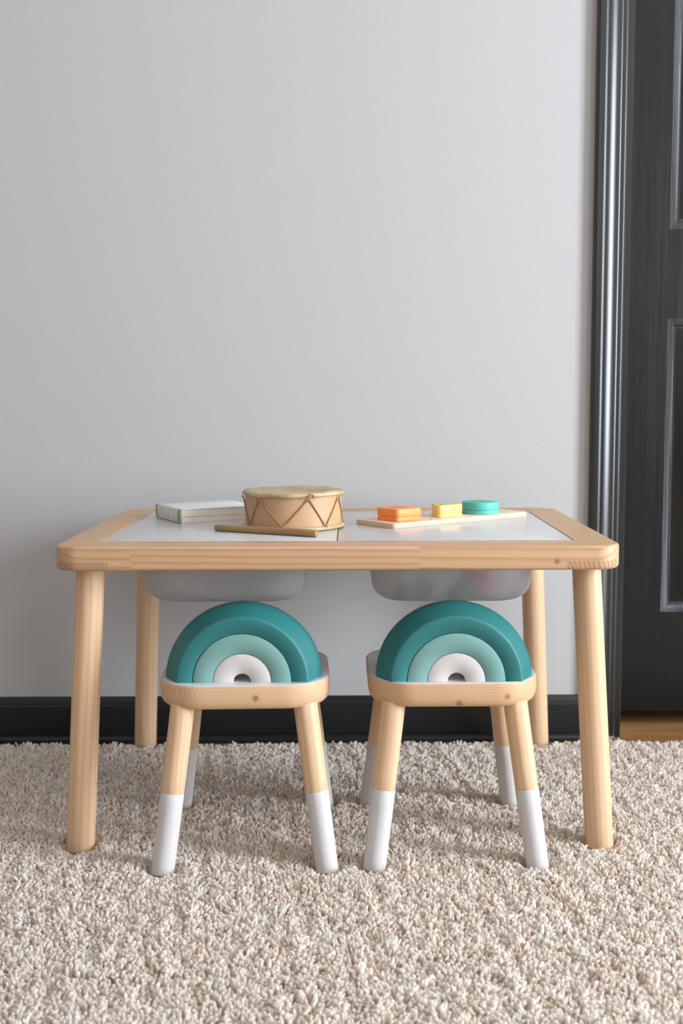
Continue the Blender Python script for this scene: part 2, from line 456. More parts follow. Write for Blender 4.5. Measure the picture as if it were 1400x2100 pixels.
box(bm, RX0-.12, BX0, RY0-.12, RY0, 0, RH); box(bm, BX1, RX1+.12, RY0-.12, RY0, 0, RH)
box(bm, BX0, BX1, RY0-.12, RY0, 0, BZ0); box(bm, BX0, BX1, RY0-.12, RY0, BZ1, RH)
struct('wall_front', bm, WALL_DARK, smooth=False)
# closed dark space behind the door
bm = B(); box(bm, RX0-.12, RX1+.12, .60, .66, 0, RH); box(bm, RX0-.18, RX0-.12, .12, .60, 0, RH); box(bm, RX1+.12, RX1+.18, .12, .60, 0, RH)
struct('wall_hall', bm, WALL, smooth=False)
# window casings and sashes
bm = B()
for (a, b_, c, d) in ((WY0-.07, WY0, WZ0-.07, WZ1+.07), (WY1, WY1+.07, WZ0-.07, WZ1+.07), (WY0, WY1, WZ0-.07, WZ0), (WY0, WY1, WZ1, WZ1+.07)):
    box(bm, RX1-.018, RX1-.0005, a, b_, c, d)
box(bm, RX1+.02, RX1+.06, WY0, WY1, (WZ0+WZ1)/2-.02, (WZ0+WZ1)/2+.02)
struct('window_1', bm, WHITE_PAINT, smooth=False)
bm = B()
for (a, b_, c, d) in ((VY0-.07, VY0, WZ0-.07, WZ1+.07), (VY1, VY1+.07, WZ0-.07, WZ1+.07), (VY0, VY1, WZ0-.07, WZ0), (VY0, VY1, WZ1, WZ1+.07)):
    box(bm, RX1-.018, RX1-.0005, a, b_, c, d)
box(bm, RX1+.02, RX1+.06, VY0, VY1, (WZ0+WZ1)/2-.02, (WZ0+WZ1)/2+.02)
struct('fill_window_near', bm, WHITE_PAINT, smooth=False)  # frame of the added opening for the near fill light
bm = B()
for (a, b_, c, d) in ((BX0-.07, BX0, BZ0-.07, BZ1+.07), (BX1, BX1+.07, BZ0-.07, BZ1+.07), (BX0, BX1, BZ0-.07, BZ0), (BX0, BX1, BZ1, BZ1+.07)):
    box(bm, a, b_, RY0+.0005, RY0+.018, c, d)
box(bm, (BX0+BX1)/2-.02, (BX0+BX1)/2+.02, RY0-.06, RY0-.02, BZ0, BZ1)
struct('fill_window_rear', bm, WHITE_PAINT, smooth=False)  # frame of the added opening for the rear fill light

def extrude_x(bm, prof, x0, x1):
    """prof of (y,z), closed polygon"""
    a = [bm.verts.new((x0, y, z)) for y, z in prof]; b_ = [bm.verts.new((x1, y, z)) for y, z in prof]
    n = len(prof)
    for j in range(n): bm.faces.new((a[j], a[(j+1) % n], b_[(j+1) % n], b_[j]))
    bm.faces.new(a[::-1]); bm.faces.new(b_)
basep = [(0, 0), (-.012, 0), (-.012, .074), (-.0095, .0765), (-.0095, .079), (-.0085, .082), (-.006, .089), (-.004, .0915), (0, .092)]
shoep = [(-.012, .0), (-.030, 0), (-.030, .007)] + [(-.012-.018*math.cos(t), .007+.0095*math.sin(t)) for t in (PI*.1, PI*.2, PI*.3, PI*.4, PI*.5)]
CX0 = .5015
bm = B(); extrude_x(bm, basep, RX0, CX0-.0005); struct('baseboard_back', bm, BASE_TRIM, 'near-black painted baseboard along the back wall', angle=25)
bm = B(); extrude_x(bm, [(y-.0002, z+.0003) for y, z in shoep], RX0, CX0-.0005); struct('trim_shoe', bm, BASE_TRIM, 'dark quarter-round moulding along the foot of the baseboard', angle=60)
bm = B(); extrude_x(bm, basep, DX1+.0635, RX1); struct('baseboard_back_right', bm, BASE_TRIM, angle=25)
# moulded casing: (x from the outer edge, how far it stands off the wall)
casp = [(0, 0), (0, .0135), (.0006, .0155), (.0020, .0170), (.0040, .0176), (.0046, .0177), (.0150, .0177), (.0156, .0176), (.0164, .0173), (.0184, .0160), (.0190, .0157), (.0196, .0156), (.0212, .0156),
        (.0230, .0158), (.0250, .0158), (.0268, .0155), (.0290, .0149), (.0315, .0140), (.0340, .0129), (.0365, .0119), (.0385, .0114), (.0400, .0112), (.0408, .0111), (.0470, .0111), (.0474, .01105),
        (.0488, .0101), (.0492, .0100), (.0498, .0100), (.0568, .0100), (.0574, .0099), (.0584, .0094), (.0606, .0080), (.0618, .0066), (.0622, .0050), (.0622, 0)]
def casing(bm, x0, sgn, z0, z1):
    a = [bm.verts.new((x0+sgn*u, -t, z0)) for u, t in casp]; b_ = [bm.verts.new((x0+sgn*u, -t, z1)) for u, t in casp]
    n = len(casp)
    for j in range(n): bm.faces.new((a[j], a[(j+1) % n], b_[(j+1) % n], b_[j]))
    bm.faces.new(a[::-1]); bm.faces.new(b_)
bm = B(); casing(bm, CX0, 1, .006, DZ+.06); struct('trim_1', bm, DARK_TRIM, 'dark grey moulded casing up the left side of the door', angle=75)
bm = B(); casing(bm, DX1+.0622, -1, .006, DZ+.06); struct('trim_2', bm, DARK_TRIM, angle=75)
bm = B(); box(bm, CX0+.06, DX1+.004, -.016, -.0005, DZ-.003, DZ+.06, .002); struct('trim_3', bm, DARK_TRIM)
bm = B(); box(bm, DX0, DX0+.0118, -.0005, .12, .0005, DZ); box(bm, DX1-.0118, DX1, -.0005, .12, .0005, DZ); struct('trim_jamb', bm, DARK_TRIM, smooth=False)

# six-panel moulded door, recessed in its opening (local: x from left edge, front face at y=0)
def door():
    W, H, TH = DX1-DX0-.030, DZ-.034-.004, .035
    st, mid = .0975, .100                                    # stiles and muntin
    pw = (W-2*st-mid)/2
    xs = [(st, st+pw), (st+pw+mid, W-st)]
    zs = [(.2145, .832), (1.012, 1.550), (1.65, 1.91)]
    bm = B()
    front = []
    xcuts = sorted({0, W, *[v for p in xs for v in p]}); zcuts = sorted({0, H, *[v for p in zs for v in p]})
    V = {}
    def vt(x, y, z):
        k = (round(x, 5), round(y, 5), round(z, 5))
        if k not in V: V[k] = bm.verts.new((x, y, z))
        return V[k]
    for i in range(len(xcuts)-1):
        for j in range(len(zcuts)-1):
            x0, x1, z0, z1 = xcuts[i], xcuts[i+1], zcuts[j], zcuts[j+1]
            if (x0, x1) in xs and (z0, z1) in zs:
                rings = [(0, 0), (.0006, .0008), (.0020, .0013), (.0060, .0026), (.0064, .0031), (.0130, .0056), (.0155, .0068), (.0165, .0084), (.0190, .0092), (.0225, .0092), (.0400, .0042), (.0440, .0030), (.0470, .0028)]
                prev = None
                for ins, dep in rings:
                    r = [vt(x0+ins, dep, z0+ins), vt(x1-ins, dep, z0+ins), vt(x1-ins, dep, z1-ins), vt(x0+ins, dep, z1-ins)]
                    if prev:
                        for q in range(4): bm.faces.new((prev[q], prev[(q+1) % 4], r[(q+1) % 4], r[q]))
                    prev = r
                bm.faces.new(prev)
            else:
                bm.faces.new((vt(x0, 0, z0), vt(x1, 0, z0), vt(x1, 0, z1), vt(x0, 0, z1)))
    # back and sides
    A = [vt(0, TH, 0), vt(W, TH, 0), vt(W, TH, H), vt(0, TH, H)]
    bm.faces.new(A[::-1])
    o = struct('door_1', bm, DOOR, 'dark charcoal six-panel wood-grain door set back in its frame', angle=30)
    o.location = (DX0+.015, .080, .034)
    return o
door()

# ------------------------------------------------------------------ shag rug (one mesh of yarn strands)
LEGS_ON_RUG = []          # (x, y, radius) filled below before the rug is built

# ------------------------------------------------------------------ play table
GZ = .008                 # top of the rug's backing
TX, TY, TROT = -.005, -.3625, -.0083
TW, TD, TH_ = .836, .582, .48
table = thing('play_table', 'low pine play table with white inset top standing on the shag rug', 'table', (TX, TY, GZ), TROT)
z1, z0 = TH_, TH_-.036
IW, ID = .716, .462       # opening
IY = .005                 # opening offset towards the wall
def frame_bm():
    bm = B(); loops = []
    def O(i, z): loops.append([(x, y, z) for x, y in rrect(TW-2*i, TD-2*i, .040-i, 12)])
    def I(e, z): loops.append([(x, y, z) for x, y in rrect(IW+2*e, ID+2*e, .004, 12, 0, IY)])
    I(-.010, z0); 
    for i, z in roundprof(z0, z1, .0055, .0045, 4): O(i, z)
    I(.0006, z1); I(0, z1-.0006); I(0, z1-.013); I(-.010, z1-.013)
    loft(bm, loops, closed=True); return bm
y1 = -TD/2 + .062; x1 = TW/2 - .083; zm = z0 + .0135
yb = TD/2 - .062
gx = lambda ox, oz: (lambda x, y, z: (x+ox, y+.05, z-TH_+oz))
gy = lambda ox, oz: (lambda x, y, z: (y+ox, x, z-TH_+oz))
fr = frame_bm(); cut(fr, (0, y1, 0), (0, 1, 0)); top = fr.copy(); cut(top, (0, 0, zm), (0, 0, -1))
low = fr.copy(); cut(low, (0, 0, zm), (0, 0, 1)); cut(low, (x1, 0, 0), (1, 0, 0)); cut(low, (-x1, 0, 0), (-1, 0, 0))
join(top, low); fr.free()
obj('front_rail', top, PINE, table, grain=lambda x, y, z: (x+.30, (y+TD/2)*1.0-.045, z-TH_+.075), angle=35)
fr = frame_bm(); cut(fr, (0, yb, 0), (0, -1, 0)); top = fr.copy(); cut(top, (0, 0, zm), (0, 0, -1))
low = fr.copy(); cut(low, (0, 0, zm), (0, 0, 1)); cut(low, (x1, 0, 0), (1, 0, 0)); cut(low, (-x1, 0, 0), (-1, 0, 0))
join(top, low); fr.free()
obj('back_rail', top, PINE, table, grain=lambda x, y, z: (x+.9, y-.25, z-TH_+.06), angle=35)
for s in (-1, 1):
    a = frame_bm(); cut(a, (0, y1, 0), (0, -1, 0)); cut(a, (0, yb, 0), (0, 1, 0)); cut(a, (s*.02, 0, 0), (-s, 0, 0))
    for yy, sy in ((y1, 1), (yb, -1)):
        e = frame_bm(); cut(e, (0, yy, 0), (0, sy, 0)); cut(e, (0, 0, zm), (0, 0, 1)); cut(e, (s*x1, 0, 0), (-s, 0, 0)); join(a, e)
    obj('side_rail', a, PINE_SIDE, table, grain=(lambda s: (lambda x, y, z: (y+.2+s*.6, x-s*.33+.11, z-TH_-.035*s+.05)))(s), angle=35)
bm = B(); box(bm, -.012, .012, -ID/2+IY+.0101, ID/2+IY-.0101, z0, z1-.013, .001)
obj('cross_rail', bm, PINE, table, grain=gy(1.3, .05))
def to_local(x, y, org, rot):
    dx, dy = x-org[0], y-org[1]; c, s_ = math.cos(-rot), math.sin(-rot)
    return dx*c-dy*s_, dx*s_+dy*c
for bx, by, tx, ty in ((-.4045, -.6000, -.3800, -.588), (.3960, -.5960, .3700, -.588), (-.3935, -.0860, -.3700, -.128), (.3905, -.0820, .3640, -.128)):
    b0 = to_local(bx, by, (TX, TY), TROT); t0 = to_local(tx, ty, (TX, TY), TROT)
    LEGS_ON_RUG.append((bx, by, .0215))
    zt = z0 + .003
    bm = B(); cyl(bm, (b0[0], b0[1], .0045), (t0[0], t0[1], zt), .0215, .0215, 40, .004)
    # saw the foot level is not needed: the soft foot sinks in the pile
    obj('leg', bm, PINE_LEG, table, grain=(lambda a, c: (lambda x, y, z: (z+a[0]*3, x-(a[0]+(c[0]-a[0])*z/.44)+.012, y-(a[1]+(c[1]-a[1])*z/.44)+.03)))(b0, t0))

# lids lie in the opening
def lid(cx, w, label):
    o = thing('table_lid', label, 'lid', (0, 0, 0), 0, 'white lids over the storage bins')
    return o
lids = []
for s, lab in ((-1, 'left white lid set in the table top under the book and drum'), (1, 'right white lid set in the table top under the puzzle board')):
    wl = IW/2 - .0016
    bm = B(); slab(bm, wl, ID-.0030, .006, roundprof(0, .0085, .0004, .0009, 2), 6)
    o = obj('table_lid', bm, LID_WHITE); tag(o, lab, 'lid', 'white lids over the storage bins')
    c, s_ = math.cos(TROT), math.sin(TROT); lx, ly = s*(IW/4 - .0001), IY
    o.location = (TX + lx*c - ly*s_, TY + lx*s_ + ly*c, GZ + z1 - .0095); o.rotation_euler = (0, 0, TROT)
    o.location.z = GZ + z1 - .0092
# frosted bins hang from the opening
def binmesh():
    bm = B(); W0, D0 = .264, .425; Hh = .094; R = .055
    outer = []
    zt = 0
    prof = [(.000, -.001)]
    # outside from the rim down, then inside back up
    loops = []
    def ring(w, d, r, z): loops.append([(x, y, z) for x, y in rrect(w, d, r, 12)])
    ring(.330, D0+.028, .03, 0.0); ring(.332, D0+.030, .03, -.0012); ring(.330, D0+.028, .03, -.0026)
    ring(W0+.004, D0+.002, R, -.0030); ring(W0, D0-.002, R, -.006)
    for k in range(5): t = k/4; ring(W0-.012*t, D0-.018*t, R, -.010 - .052*t)
    w, d = W0-.012, D0-.018; rb = .030
    for k in range(1, 8):
        a = PI/2*k/7; ring(w-2*rb*(1-math.cos(a)), d-2*rb*(1-math.cos(a)), R-rb*(1-math.cos(a))*.8, -.062-rb*math.sin(a))
    n_out = len(loops)
    ring(.10, .25, .02, -.0935)
    ring(.10, .25, .02, -.0913)
    for k in range(7, 0, -1):
        a = PI/2*k/7; rr = rb-.002; ring(w-.004-2*rr*(1-math.cos(a)), d-.004-2*rr*(1-math.cos(a)), R-.002-rr*(1-math.cos(a))*.8, -.062-rr*math.sin(a))
    for k in range(4, -1, -1): t = k/4; ring(W0-.012*t-.004, D0-.018*t-.004, R-.002, -.010 - .052*t)
    ring(W0-.004, D0-.006, R-.002, -.003); ring(W0+.002, D0, R, 0)
    rows = loft(bm, loops, cap0=False, cap1=False, closed=True)
    # bottom: between the two small rings the loft leaves a hole on both skins
    bm.faces.new([bm.verts.new(v.co) for v in rows[n_out]][::-1]); bm.faces.new([bm.verts.new(v.co) for v in rows[n_out+1]])
    # drop the little wall between them
    bmesh.ops.remove_doubles(bm, verts=bm.verts[:], dist=1e-6)
    return bm
toys = []
for s, lab in ((-1, 'left frosted plastic bin hanging under the table top'), (1, 'right frosted plastic bin hanging under the table top with dark and magenta toys in it')):
    o = obj('storage_bin', binmesh(), FROST, angle=60); tag(o, lab, 'storage bin', 'frosted bins hanging under the table')
    c, s_ = math.cos(TROT), math.sin(TROT); lx, ly = s*.179, IY
    o.location = (TX + lx*c - ly*s_, TY + lx*s_ + ly*c, GZ + z1 - .0104); o.rotation_euler = (0, 0, TROT)
BINZ = GZ + z1 - .0104 - .0911
def toy_ball(x, y, r, m, label, sq=.8, name='toy_ball'):
    bm = B(); bmesh.ops.create_uvsphere(bm, u_segments=24, v_segments=14, radius=r)
    for v in bm.verts: v.co.z = v.co.z*sq + r*sq
    o = obj(name, bm, m); o.location = (x, y, BINZ+.0003); tag(o, label, 'toy'); return o
def toy_car(x, y, rz, m, label):
    t = thing('toy_car', label, 'toy', (x, y, BINZ+.0003), rz)
    bm = B(); slab(bm, .055, .026, .006, roundprof(.005, .018, .003, .003, 2), 4); slab(bm, .028, .022, .005, roundprof(.0175, .028, .001, .004, 2), 4)
    obj('body', bm, m, t)
    for sx in (-.017, .017):
        for sy in (-1, 1):
            bm = B(); cyl(bm, (sx, sy*.0105, .006), (sx, sy*.0155, .006), .006, .006, 16, .001); obj('wheel', bm, CHARCOAL, t)
    return t
toy_ball(.128, -.508, .018, CHARCOAL, 'small dark ball seen blurred at the left end of the right bin')
toy_ball(.098, -.506, .015, OLIVE, 'olive ball seen blurred in the left corner of the right bin')
toy_car(.190, -.520, .15, GREYTOY, 'slate toy car seen blurred in the middle of the right bin')
bm = B(); slab(bm, .050, .036, .008, roundprof(0, .030, .005, .006, 3), 5)
o = obj('toy_block', bm, MAGENTA); o.location = (.214, -.478, BINZ+.0003); o.rotation_euler = (0, 0, .5); tag(o, 'magenta toy block glowing faintly through the right bin', 'toy')
# magenta block tops sit higher than the car
bm = B(); slab(bm, .040, .030, .007, roundprof(0, .024, .004, .005, 3), 5)
o = obj('toy_block', bm, MAGENTA); o.location = (.214, -.482, BINZ+.0305); o.rotation_euler = (0, 0, .9); tag(o, 'smaller magenta toy block lying on top of the other in the right bin', 'toy')
toy_ball(-.262, -.506, .012, CHARCOAL, 'small dark ball seen blurred in the left end of the left bin')

# ------------------------------------------------------------------ stools
def make_stool(label):
    t = thing('childrens_stool', label, 'stool', (0, 0, GZ), 0, 'pine stools with white dipped legs')
    W, D, R, ZT, ZB = .254, .246, .068, .280, .243
    bm = B(); slab(bm, W, D, R, [(.012, ZB), (.0065, ZB+.0015), (.0030, ZB+.005), (.0010, ZB+.010), (0, ZB+.016), (0, ZT-.0022), (.0004, ZT-.0010), (.0012, ZT-.0004)], 14)
    obj('seat', bm, PINE_SEAT, t, grain=lambda x, y, z: (y+.2, x, z-.262), angle=50)
    bm = B(); slab(bm, W-.0034, D-.0034, R-.0017, [(0, ZT-.0006), (0, ZT+.0002), (.0004, ZT+.0006)], 14)
    o = obj('seat_top', bm, SEAT_WHITE, t); o['label'] = 'white painted top surface of the seat'
    for sx in (-1, 1):
        for sy in (-1, 1):
            bx, by, tx, ty = sx*.1205, sy*.129, sx*.0900, sy*.094
            LEG_LOCAL.append((bx, by))
            zt = ZB + .004; zp = .120
            f = zp/zt; mx, my = bx+(tx-bx)*f, by+(ty-by)*f
            bm = B(); p0, p1, pm = Vector((bx, by, .0035)), Vector((tx, ty, zt)), Vector((mx, my, zp))
            cyl(bm, pm, p1, .0172, .0178, 36, .0001)
            lg = obj('leg', bm, PINE_LEG, t, grain=(lambda a, c: (lambda x, y, z: (z+a[0]*5+a[1]*3, x-(a[0]+(c[0]-a[0])*z/.25)+.014, y-(a[1]+(c[1]-a[1])*z/.25)+.02)))((bx, by), (tx, ty)))
            bm = B(); cyl(bm, p0, pm, .0168, .01745, 36, .0012)
            o = obj('painted_foot', bm, WHITE_PAINT, lg); o['label'] = 'white dipped lower end of the leg'
    return t
LEG_LOCAL = []
S1, S2 = (-.1480, -.5570, GZ), (.1660, -.5480, GZ)
R1, R2 = .035, .004
st = make_stool('left of the two pine stools with white dipped legs')
st.location = S1; st.rotation_euler = (0, 0, R1)
st2 = dup(st, S2, R2, 'right of the two pine stools with white dipped legs')
for ch in st2.children:
    if ch.name.startswith('seat') and not ch.name.startswith('seat_top'):
        ch.material_slots[0].link = 'OBJECT'; ch.material_slots[0].material = PINE_SEAT_RINGED
for S_, R_ in ((S1, R1), (S2, R2)):
    for lx, ly in LEG_LOCAL:
        LEGS_ON_RUG.append((S_[0]+lx*math.cos(R_)-ly*math.sin(R_), S_[1]+lx*math.sin(R_)+ly*math.cos(R_), .0172))

# rainbows (front face looks at the camera; local y grows towards the wall)
def arch(bm, ri, prof, n=64, z=0):
    """half ring: prof = list of (radius, y) for the outer skin front to back, inner skin at ri"""
    pts = [(ri, prof[0][1]+.0008), (ri+.0008, prof[0][1])] + prof + [(ri+.0008, prof[-1][1]), (ri, prof[-1][1]-.0008)]
    loops = []
    for k in range(n+1):
        a = PI*k/n
        loops.append([(-r*math.cos(a), y, r*math.sin(a)*(1-.042*max(0, (r-.0972)/.0188))) for r, y in pts])
    loft(bm, loops); return bm
def make_rainbow(label):
    t = thing('toy_rainbow', label, 'toy', (0, 0, 0), 0, 'green rainbow arches standing on the stools')
    pr = [(.0935, 0), (.0952, .0003), (.0965, .0011), (.0975, .0022), (.0982, .0034)]
    pr += [(.0982+(.1152-.0982)*k/5, .0034+(.0330-.0034)*k/5) for k in range(1, 6)]
    pr += [(.1158, .0350), (.1161, .0372), (.1161, .0545), (.1154, .0560), (.1140, .0566)]
    bm = B(); arch(bm, .0722, pr); o = obj('outer_arch', bm, TEAL, t, angle=50); o['label'] = 'deep teal outer arch'
    bm = B(); arch(bm, .0430, [(.0708, -.0008), (.0716, -.0003), (.0717, .0010), (.0717, .0560)]); o = obj('middle_arch', bm, SAGE, t, angle=50); o['label'] = 'pale sage middle arch'
    bm = B(); arch(bm, .0132, [(.0414, -.0006), (.0422, -.0002), (.0424, .0010), (.0424, .0560)]); o = obj('inner_arch', bm, CREAM, t, angle=50); o['label'] = 'off-white inner arch'
    return t
rb = make_rainbow('teal, sage and white rainbow standing on the left stool')
RZ = GZ + .2808
rb.location = (-.1465, -.6610, RZ); rb.rotation_euler = (0, 0, .012)
dup(rb, (.1672, -.6610, RZ), 0, 'teal, sage and white rainbow standing on the right stool')

# ------------------------------------------------------------------ things on the table
T = GZ + z1 - .0007      # top of the lids
# drum
drum = thing('hand_drum', 'wooden hand drum with laced rawhide skins standing on the white table lid', 'drum', (-.0810, -.3900, T), 0)
rnd = random.Random(7)
ph = [rnd.uniform(0, 6.28) for _ in range(6)]
def rimwob(a, i):
    return .0008*math.sin(5*a+ph[0]) + .0005*math.sin(11*a+ph[1]), .0005*math.sin(3*a+ph[2]) + .0004*math.sin(9*a+ph[3])
bm = B(); lathe(bm, [(.0760, .004), (.0785, .005), (.0783, .018), (.0782, .030), (.0784, .045), (.0788, .053), (.0765, .054)], 72)
obj('shell', bm, DRUM_WOOD, drum, grain=lambda x, y, z: (z*1.0, math.atan2(y, x)*.079, .03), angle=40)
bm = B(); lathe(bm, [(.0780, .0530), (.0805, .0519), (.0828, .0524), (.0840, .0541), (.0840, .0560), (.0828, .0578), (.0800, .0589), (.070, .0594), (.04, .0590), (.015, .0588)], 90, rimwob)
o = obj('top_skin', bm, SKIN, drum, angle=70); o['label'] = 'lumpy rawhide skin over the top rim'
bm = B(); lathe(bm, [(.040, .0010), (.0770, .0010), (.0810, .0012), (.0836, .0026), (.0840, .0045), (.0828, .0066), (.0800, .0076), (.0770, .0070)], 90, lambda a, i: (.0010*math.sin(7*a+ph[4]), .0003*math.sin(5*a+ph[5])))
o = obj('bottom_skin', bm, SKIN, drum, angle=70)
tops = [-85, -40, 20, 66, 118, 170, 222]; bots = [-59, -9, 42, 92, 144, 196, 248]
def dp(a, r, z): a = math.radians(a-90); return Vector((r*math.cos(a), r*math.sin(a), z))
for k in range(7):
    a0, a1, a2 = tops[k], bots[k], tops[(k+1) % 7] + (360 if k == 6 else 0)
    for (p, q, top_first) in ((a0, a1, True), (a1, a2, False)):
        za, zb = (.0505, .0065) if top_first else (.0065, .0505)
        pts = []
        for j in range(9):
            t_ = j/8; ang = p+(q-p)*t_; z = za+(zb-za)*t_
            e = abs(t_-.5)*2
            pts.append(dp(ang, .0797 + .0035*e**6, z))
        bm = B(); tube(bm, pts, .0011, 7); obj('lacing_cord', bm, CORD, drum)
# little knot where the cord crosses the rim
bm = B(); tube(bm, [dp(17, .0850, .0500), dp(19, .0866, .0545), dp(21, .0855, .0580), dp(24, .0852, .0560), dp(25, .0850, .0500)], .0012, 7); obj('cord_loop', bm, CORD, drum)

drum.scale = (1.03, 1.03, 1.07)

# stick
a_, b_ = Vector((-.2060, -.4490, T+.0056)), Vector((-.0380, -.5380, T+.0060))
bm = B(); d = (b_-a_)
cyl(bm, (0, 0, 0), (0, 0, d.length), .0056, .0060, 20, .0022)
for v in bm.verts:
    v.co.x += .0003*math.sin(v.co.z*60); v.co.y += .0003*math.cos(v.co.z*45)
o = obj('drumstick', bm, STICK_WOOD, grain=lambda x, y, z: (z, x+.01, y+.01)); tag(o, 'plain wooden stick lying on the table in front of the drum', 'drumstick')
o.location = a_; o.rotation_euler = d.to_track_quat('Z', 'Y').to_euler()

# book: local x along the page edge, y along the spine
bk = thing('board_book', 'thick pale book with grey-green spine lying left of the drum', 'book', (-.2815, -.3350, T+.0002), math.atan2(.0595, .111))
BL, BD, BH = .150, .1225, .0245
bm = B(); box(bm, .004, BL-.002, .0015, BD-.0015, .0016, BH*.42, 0); box(bm, .004, BL-.002, .0015, BD-.0015, BH*.42+.0005, BH-.0016, 0)
obj('pages', bm, PAGES, bk, smooth=False)
bm = B(); box(bm, .0035, BL-.003, .0022, BD-.0022, BH*.42-.0002, BH*.42+.0007); o = obj('page_gap', bm, DARKLINE, bk, smooth=False)
for nm, za in (('front_cover', BH-.0014), ('back_cover', 0)):
    bm = B(); box(bm, .0025, BL, 0, BD, za, za+.0014, .0003); obj(nm, bm, COVER, bk)
bm = B()
pr = [(.0035, 0), (.0010, .0008), (0, .0040), (-.0004, BH/2), (0, BH-.0040), (.0010, BH-.0008), (.0035, BH), (.0045, BH), (.0045, 0)]
loft(bm, [[(x, y, z) for x, z in pr] for y in (-.0002, .010, .06, .11, BD+.0002)]); o = obj('spine', bm, SPINE, bk, angle=50); o['label'] = 'grey-green spine'
for ya, yb_ in ((-.0003, .0055), (BD-.0055, BD+.0003)):
    bm = B(); loft(bm, [[(x-.0003 if x < .004 else x-.0006, y, z) for x, z in pr] for y in (ya, yb_)]); o = obj('spine_band', bm, SAGE_BAND, bk, angle=50); o['label'] = 'olive green band at the end of the spine'

# puzzle board: local x along its length, y across
PBX, PBY, PBA = .0850, -.4330, math.radians(37.0)
pb = thing('puzzle_board', 'plywood board lying slanted on the right lid carrying three coloured shapes', 'puzzle board', (PBX, PBY, T+.0002), PBA)
PL, PD, PH = .318, .103, .0085
bm = B(); slab(bm, PL, PD, .007, roundprof(0, PH, .0008, .0008, 2), 6, PL/2, PD/2); obj('board', bm, PLY, pb)
for px, py in ((.040, .010), (.100, .020), (.188, .016), (.270, .012)):
    bm = B(); cyl(bm, (px, py, PH-.0010), (px, py, PH+.0003), .0016, .0016, 12, .0001); obj('peg_dot', bm, PEG, pb)
def at_board(u, v):
    c, s_ = math.cos(PBA), math.sin(PBA); return (PBX+u*c-v*s_, PBY+u*s_+v*c, T+.0002+PH+.0002)
def layer_prof(z0_, z1_): return roundprof(z0_, z1_, .0007, .0010, 2)
def poly_round(pts, r, n=6):
    out = []; m_ = len(pts)
    for i in range(m_):
        p, a, b2 = Vector(pts[i]), Vector(pts[i-1]), Vector(pts[(i+1) % m_])
        u, v = (a-p).normalized(), (b2-p).normalized(); ang = u.angle(v); dd = r/math.tan(ang/2)
        c = p + (u+v).normalized()*r/math.sin(ang/2)
        s0, s1 = p+u*dd-c, p+v*dd-c
        a0 = math.atan2(s0.y, s0.x); da = (math.atan2(s1.y, s1.x)-a0+PI) % (2*PI)-PI
        out += [(c.x+r*math.cos(a0+da*k/n), c.y+r*math.sin(a0+da*k/n)) for k in range(n+1)]
    return out
def shrink(pts, k): return [(x*k, y*k) for x, y in pts]
def block(kind, u, v, rot, size, m1, m2, label, inl):
    t = thing('shape_block', label, 'shape block', at_board(u, v), PBA+rot, 'painted shape blocks on the puzzle board')
    if kind == 'square': base = poly_round([(-size/2, -size/2), (size/2, -size/2), (size/2, size/2), (-size/2, size/2)], .006)
    elif kind == 'triangle': base = poly_round([(size*.577*math.cos(a), size*.577*math.sin(a)) for a in (math.radians(x) for x in (-150, -30, 90))], .006)
    else: base = [(size/2*math.cos(2*PI*k/64), size/2*math.sin(2*PI*k/64)) for k in range(64)]
    for nm, za, zb in (('lower_layer', 0, .0064), ('upper_layer', .0077, .0208)):
        bm = B(); loft(bm, [[(x*(1-i/(size*.45)), y*(1-i/(size*.45)), z) for x, y in base] for i, z in layer_prof(za, zb)]); obj(nm, bm, m1, t, angle=50)
    bm = B(); q = shrink(base, .95); loft(bm, [[(x, y, z) for x, y in q] for z in (.0058, .0080)]); obj('middle_gap', bm, m1, t, angle=50)
    k = .60
    if inl == 'triangle': ib = poly_round([(size*.36*math.cos(a), size*.36*math.sin(a)) for a in (math.radians(x) for x in (-150, -30, 90))], .002)
    elif inl == 'square': ib = poly_round([(-size*.2, -size*.2), (size*.2, -size*.2), (size*.2, size*.2), (-size*.2, size*.2)], .002)
    else: ib = [(size*.31*math.cos(2*PI*j/48), size*.31*math.sin(2*PI*j/48)) for j in range(48)]
    bm = B(); loft(bm, [[(x, y, z) for x, y in ib] for z in (.0200, .0211)]); o = obj('inlay', bm, m2, t, angle=50)
    bm = B(); cyl(bm, (ib[0][0]*.6, ib[0][1]*.6, .0205), (ib[0][0]*.6, ib[0][1]*.6, .0214), .0013, .0013, 10, .0001); obj('peg_dot', bm, PEG, o)
    return t, o
t, o = block('square', .0510, .0460, 0, .0560, ORANGE, CORAL, 'orange square block at the near left end of the puzzle board', 'circle'); o['label'] = 'coral pink inlay'
t, o = block('triangle', .1500, .0400, 0, .0640, YELLOW, LIME, 'yellow triangular block in the middle of the puzzle board', 'triangle'); o['label'] = 'lime green inlay'
t, o = block('circle', .2370, .0400, 0, .0655, AQUA, AQUA_DARK, 'turquoise round block at the far right of the puzzle board', 'circle'); o['label'] = 'darker turquoise inlay'

